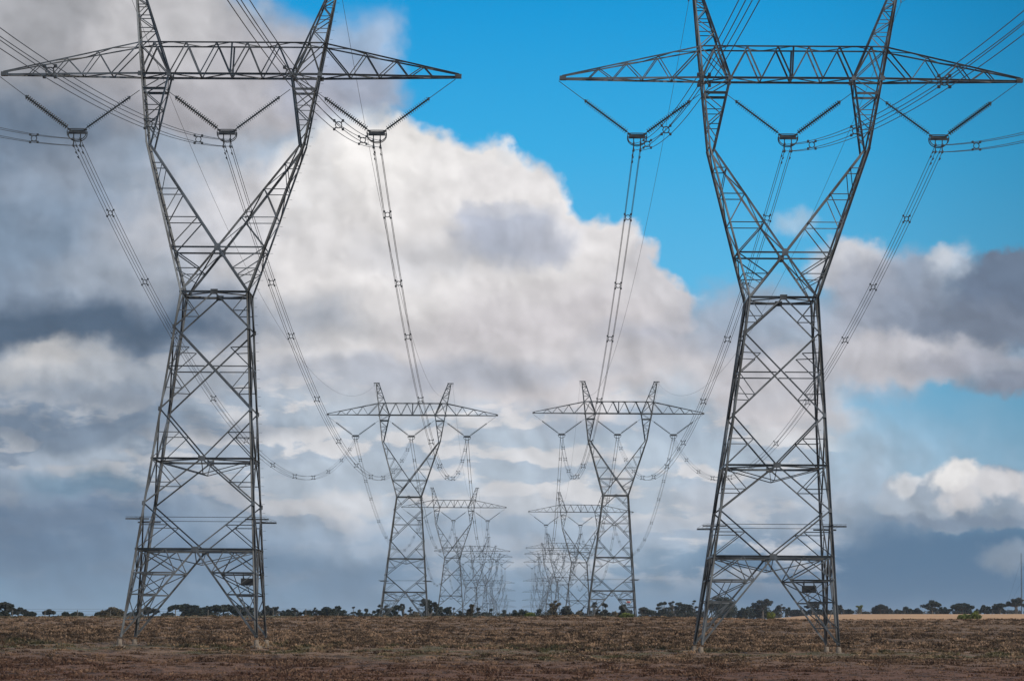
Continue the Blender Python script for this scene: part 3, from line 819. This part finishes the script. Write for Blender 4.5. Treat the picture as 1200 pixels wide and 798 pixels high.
# (centre column, width, top row, kind, distance, leaf)
TREES = [
 (4, 24, 706, 'umbrella', 700, 1), (3, 16, 718, 'shrub', 660, 0), (23, 19, 712, 'sparse', 820, 1), (35, 13, 717, 'dome', 760, 0), (58, 14, 714.5, 'umbrella', 850, 1),
 (77, 9, 719.5, 'shrub', 800, 0), (90, 14, 719, 'shrub', 840, 0), (115, 8, 720, 'shrub', 780, 0), (133, 27, 713, 'dome', 690, 3), (174, 22, 711.5, 'sparse', 850, 1), (157, 16, 719, 'shrub', 820, 0),
 (215, 34, 708, 'umbrella', 900, 0), (240, 18, 711.5, 'dome', 960, 0), (262, 34, 709, 'umbrella', 880, 0), (284, 24, 711, 'dome', 900, 0), (226, 24, 714, 'dome', 940, 0),
 (314, 13, 710.5, 'dome', 1000, 1), (325, 15, 711, 'sparse', 1050, 1), (337, 14, 715, 'dome', 980, 0), (345, 9, 712, 'sparse', 1020, 1), (358, 15, 715, 'sparse', 990, 0), (370, 10, 712, 'sparse', 1040, 1),
 (384, 20, 712, 'dome', 860, 0), (398, 21, 711, 'dome', 880, 0), (414, 9, 711, 'sparse', 1000, 1), (421, 8, 715, 'dome', 1040, 0), (429, 10, 714, 'dome', 990, 0),
 (447, 22, 709, 'umbrella', 930, 0), (464, 16, 709.5, 'dome', 800, 0), (472, 10, 707.5, 'sparse', 1000, 1), (482, 10, 711.5, 'sparse', 1040, 0), (487, 14, 718, 'shrub', 900, 3),
 (502, 23, 702, 'umbrella', 830, 1), (504, 20, 713, 'dome', 900, 0), (520, 17, 711.5, 'dome', 950, 0), (530, 9, 711, 'sparse', 1050, 1), (540, 12, 716, 'dome', 980, 0), (550, 9.5, 708.5, 'vase', 700, 3),
 (560, 7, 712, 'sparse', 1100, 1), (574, 11, 714, 'dome', 1050, 0), (566, 14, 718, 'shrub', 1000, 0), (592, 16, 715.5, 'dome', 1150, 0), (603, 14, 715, 'dome', 1180, 0), (615, 20, 715.5, 'dome', 900, 0),
 (631, 18, 714.5, 'dome', 1150, 0), (643, 14, 715, 'dome', 1200, 0), (650, 12, 704, 'vase', 760, 3), (662, 20, 711.5, 'dome', 900, 1), (680, 14, 717, 'shrub', 950, 3), (681, 10, 711, 'sparse', 1080, 1),
 (696, 14, 706, 'sparse', 860, 1), (708, 14, 707, 'dome', 940, 1), (731, 16, 709.5, 'dome', 800, 0), (719, 10, 717, 'shrub', 900, 3),
 (756, 20, 712, 'umbrella', 1250, 1), (760, 18, 715, 'dome', 1220, 0), (777, 22, 705.5, 'umbrella', 1300, 0), (788, 11, 704.5, 'sparse', 1350, 1), (780, 24, 713, 'dome', 1280, 0), (801, 24, 706.5, 'umbrella', 1260, 0), (803, 22, 712, 'dome', 1240, 0), (811, 13, 703.5, 'sparse', 1330, 1),
 (847, 36, 699.5, 'umbrella', 1350, 0), (846, 30, 706, 'dome', 1320, 0), (872, 16, 712, 'dome', 1400, 0), (891, 25, 710, 'dome', 1500, 0), (894, 24, 702, 'umbrella', 1460, 1),
 (909, 9, 714, 'dome', 1500, 0), (915, 12, 708, 'umbrella', 1520, 1), (923, 7, 712, 'dome', 1540, 0), (935, 20, 714.5, 'dome', 1520, 0), (952, 16, 705, 'umbrella', 1500, 1), (955, 18, 713, 'dome', 1530, 0), (969, 16, 715, 'shrub', 1520, 0),
 (982, 13, 709, 'dome', 1510, 1), (996, 9, 714, 'dome', 1500, 0), (1007.5, 7, 709, 'vase', 1480, 2), (1015, 8, 717, 'shrub', 1530, 0), (1032, 19, 708.5, 'umbrella', 1500, 1), (1030, 15, 714, 'dome', 1510, 0),
 (1043, 7, 713, 'dome', 1530, 1), (1052, 7, 714, 'shrub', 1500, 0), (1062, 12, 711.5, 'dome', 1510, 0), (1075, 13, 713, 'dome', 1510, 1), (1092.5, 22, 704, 'umbrella', 1490, 0), (1093, 11, 711, 'sparse', 1500, 1), (1107, 13, 712, 'dome', 1510, 0),
 (1128, 25, 707, 'umbrella', 1500, 0), (1129, 19, 711.5, 'dome', 1520, 0), (1145, 8, 714, 'shrub', 1510, 0), (1155, 13, 709.5, 'dome', 1500, 0), (1172, 17, 707, 'umbrella', 1500, 0), (1170, 15, 711.5, 'dome', 1510, 1), (1191, 22, 701, 'umbrella', 1490, 1),
 (1212, 26, 704, 'umbrella', 1500, 0), (-14, 24, 712, 'dome', 900, 0),
]
KN = {'umbrella': 'flat-topped dark tree', 'dome': 'rounded dense dark tree', 'sparse': 'thin open-crowned tree', 'vase': 'small vase-shaped tree', 'shrub': 'low dark shrub'}
TN = {'umbrella': 'spreading_tree', 'dome': 'bushy_tree', 'sparse': 'slender_tree', 'vase': 'vase_tree', 'shrub': 'shrub'}
def where(cu):
    marks = [(-30, 'beyond the left edge of the field'), (0, 'at the far left edge'), (60, 'left of the big left pylon'), (140, 'at big left pylon\'s left leg'), (185, 'between the big left pylon\'s legs'), (300, 'right of the big left pylon'),
             (400, 'left of the second left pylon'), (445, 'at the second left pylon\'s base'), (510, 'just right of second left pylon'), (560, 'under the small distant left-row pylons'),
             (612, 'in the gap between pylon rows'), (650, 'under the small distant right-row pylons'), (700, 'at the second right pylon\'s base'), (780, 'right of the second right pylon'), (840, 'behind big right pylon\'s left leg'),
             (890, 'between the big right pylon\'s legs'), (960, 'behind big right pylon\'s right leg'), (1030, 'right of the big right pylon'), (1100, 'on the right-hand skyline'), (1160, 'near the right edge'), (1210, 'at the right edge')]
    return min(marks, key=lambda m: abs(m[0]-cu))[1]
seen = {}
ordn = ['first', 'second', 'third', 'fourth', 'fifth', 'sixth']
TL = []
for (cu, w, top, kind, Dd, lf) in TREES:
    key = (kind, where(cu)); seen.setdefault(key, []).append(cu); TL.append(key)
for n, ((cu, w, top, kind, Dd, lf), key) in enumerate(zip(TREES, TL)):
    tp = at(cu, top, Dd); X = tp.x; gz = ground_z(X, Dd) - .1
    zt = tp.z
    H_ = max(1.2, zt - gz); W_ = w / k_of(Dd) * 1.04
    cr, tk = tree_meshes(kind, n*17 + 3, W_, H_)
    t = empty(TN[kind], (X, Dd, gz))
    grp = seen[key]; lab = '%s %s' % (KN[kind], key[1])
    if lf == 3: lab = lab.replace('dark ', '').replace('rounded dense', 'rounded brownish').replace('low shrub', 'low brownish shrub').replace('small vase', 'brownish vase')
    if lf == 2: lab = 'tiny pale green vase-shaped tree standing alone right of the big right pylon'
    if len(grp) > 1: lab += ', %s from the left' % ordn[sorted(grp).index(cu)]
    tag(t, lab, 'shrub' if kind == 'shrub' else 'tree', 'trees along the horizon')
    link('crown', cr.mesh('crown', M_LEAF[lf]), t); link('trunk', tk.mesh('trunk', M_BARK), t)

rs = random.Random(5); cr = MB()
for _ in range(150):
    if rs.random() < .5: cu = rs.uniform(745, 1230); Dq = rs.uniform(1500, 1560); tp = at(cu, rs.uniform(713.5, 716.5), Dq)
    else: cu = rs.choice([rs.uniform(190, 440), rs.uniform(440, 745), rs.uniform(440, 745)]); Dq = rs.uniform(960, 1080); tp = at(cu, rs.uniform(716, 719), Dq)
    gz = ground_z(tp.x, Dq); hh = max(.8, tp.z - gz); wd = rs.uniform(1.2, 3.4)
    for _k in range(int(60 + 40*hh)):
        q = Vector((tp.x + rs.gauss(0, .45)*wd, Dq + rs.gauss(0, .45)*wd, gz + hh*rs.random()**.8*(1 - .15*rs.random())))
        nrm = Vector((rs.gauss(0, 1), rs.gauss(0, 1), rs.gauss(0, 1))).normalized(); a = nrm.orthogonal().normalized(); b = nrm.cross(a); z_ = rs.uniform(.25, .5); kk = len(cr.v)
        cr.v += [tuple(q + a*z_), tuple(q + b*z_*.6), tuple(q - a*z_), tuple(q - b*z_*.6)]; cr.f.append((kk, kk+1, kk+2, kk+3))
o = link('distant_scrub', cr.mesh('distant_scrub', M_LEAF[1])); tag(o, 'low dark band of far-off scrub filling between the trees on the horizon', 'scrub', kind='stuff')

# small yellow-green bushes out in the grass
for n, (cu, w, top, Dd, lab) in enumerate([(903, 9, 717.5, 700, 'yellow-green bush in the straw strip between the big right pylon\'s legs'),
                             (1130, 14, 720, 640, 'low yellow-green bush in the pale straw strip near the right edge'), (1143, 12, 716.5, 640, 'taller yellow-green bush in the pale straw strip near the right edge'),
                             (605, 7, 719.5, 500, 'small dark bush on the field edge left of the gap between pylon rows'), (620, 12, 718.5, 500, 'wider olive bush on the field edge between the pylon rows'),
                             (733, 16, 721.5, 490, 'low green clump in the grass just below the second right pylon')]):
    tp = at(cu, top, Dd); X = tp.x; gz = ground_z(X, Dd) - .05
    H_ = max(.6, tp.z - gz); W_ = w / k_of(Dd)
    cr, tk = tree_meshes('shrub', 900+n, W_, H_)
    t = empty('bush', (X, Dd, gz)); tag(t, lab, 'bush', 'bushes in the field')
    link('crown', cr.mesh('crown', M_LEAF[2 if n != 3 else 0]), t); link('stem', tk.mesh('stem', M_BARK), t)

# ------------------------------------------------------------------ fences and mast
def fence(c0, c1, Dd, step, h, lab):
    X0 = (c0-UX)/k_of(Dd); X1 = (c1-UX)/k_of(Dd); t = empty('wire_fence', (X0, Dd, ground_z(X0, Dd))); tag(t, lab, 'fence')
    n = int((X1-X0)/step); zs_ = [ground_z(X0 + i*step, Dd) - t.location.z for i in range(n+1)]
    pm = MB(); pm.tube([(0, 0, -.3), (0, 0, h)], .07, 6); pme = pm.mesh('post', M_POST)
    for i in range(n+1):
        p = link('post', pme, t); p.location = (i*step, random.uniform(-.1, .1), zs_[i]); p.rotation_euler = (0, random.uniform(-.04, .04), 0); p.scale = (1, 1, random.uniform(.85, 1.1))
    for hz in (.35, .7, 1.0):
        w = MB(); w.tube([(i*step, 0, zs_[i] + hz*h) for i in range(n+1)], .012, 4); link('wire', w.mesh('wire', M_DARK), t)
fence(-20, 745, 565, 5.2, 1.25, 'low post and wire fence just behind the field crest in the left half')
fence(752, 1215, 1440, 5.5, 1.5, 'low post and wire fence along the far side of the pale straw strip')
Dd = 1600; X = (1197-UX)/k_of(Dd); m = MB(); gz = ground_z(X, Dd); zt = at(1197, 648, Dd).z
t = empty('radio_mast', (X, Dd, gz)); tag(t, 'thin dark mast rising above the trees at the right edge', 'mast')
m.tube([(0, 0, -.5), (0, 0, zt-gz)], [.22, .12], 6); link('pole', m.mesh('pole', M_DARK), t)
m = MB()
for a in range(3):
    for hh in (.55, .9): m.tube([(0, 0, (zt-gz)*hh), (9*math.cos(a*2.094+.5), 9*math.sin(a*2.094+.5), 0)], .02, 4)
link('guy_wires', m.mesh('guy_wires', M_DARK), t)

# ------------------------------------------------------------------ haze
hm = MB(); hm.box((0, 7000, 45), (9500, 7600, 62)); ho = link('haze', hm.mesh('haze'))
tag(ho, kind='stuff')
mh = bpy.data.materials.new('air'); mh.use_nodes = True; t_ = mh.node_tree; t_.nodes.clear()
pv = t_.nodes.new('ShaderNodeVolumePrincipled'); pv.inputs['Color'].default_value = (.80, .88, 1.0, 1); pv.inputs['Density'].default_value = 0.000045
t_.links.new(pv.outputs[0], t_.nodes.new('ShaderNodeOutputMaterial').inputs['Volume']); ho.data.materials.append(mh)
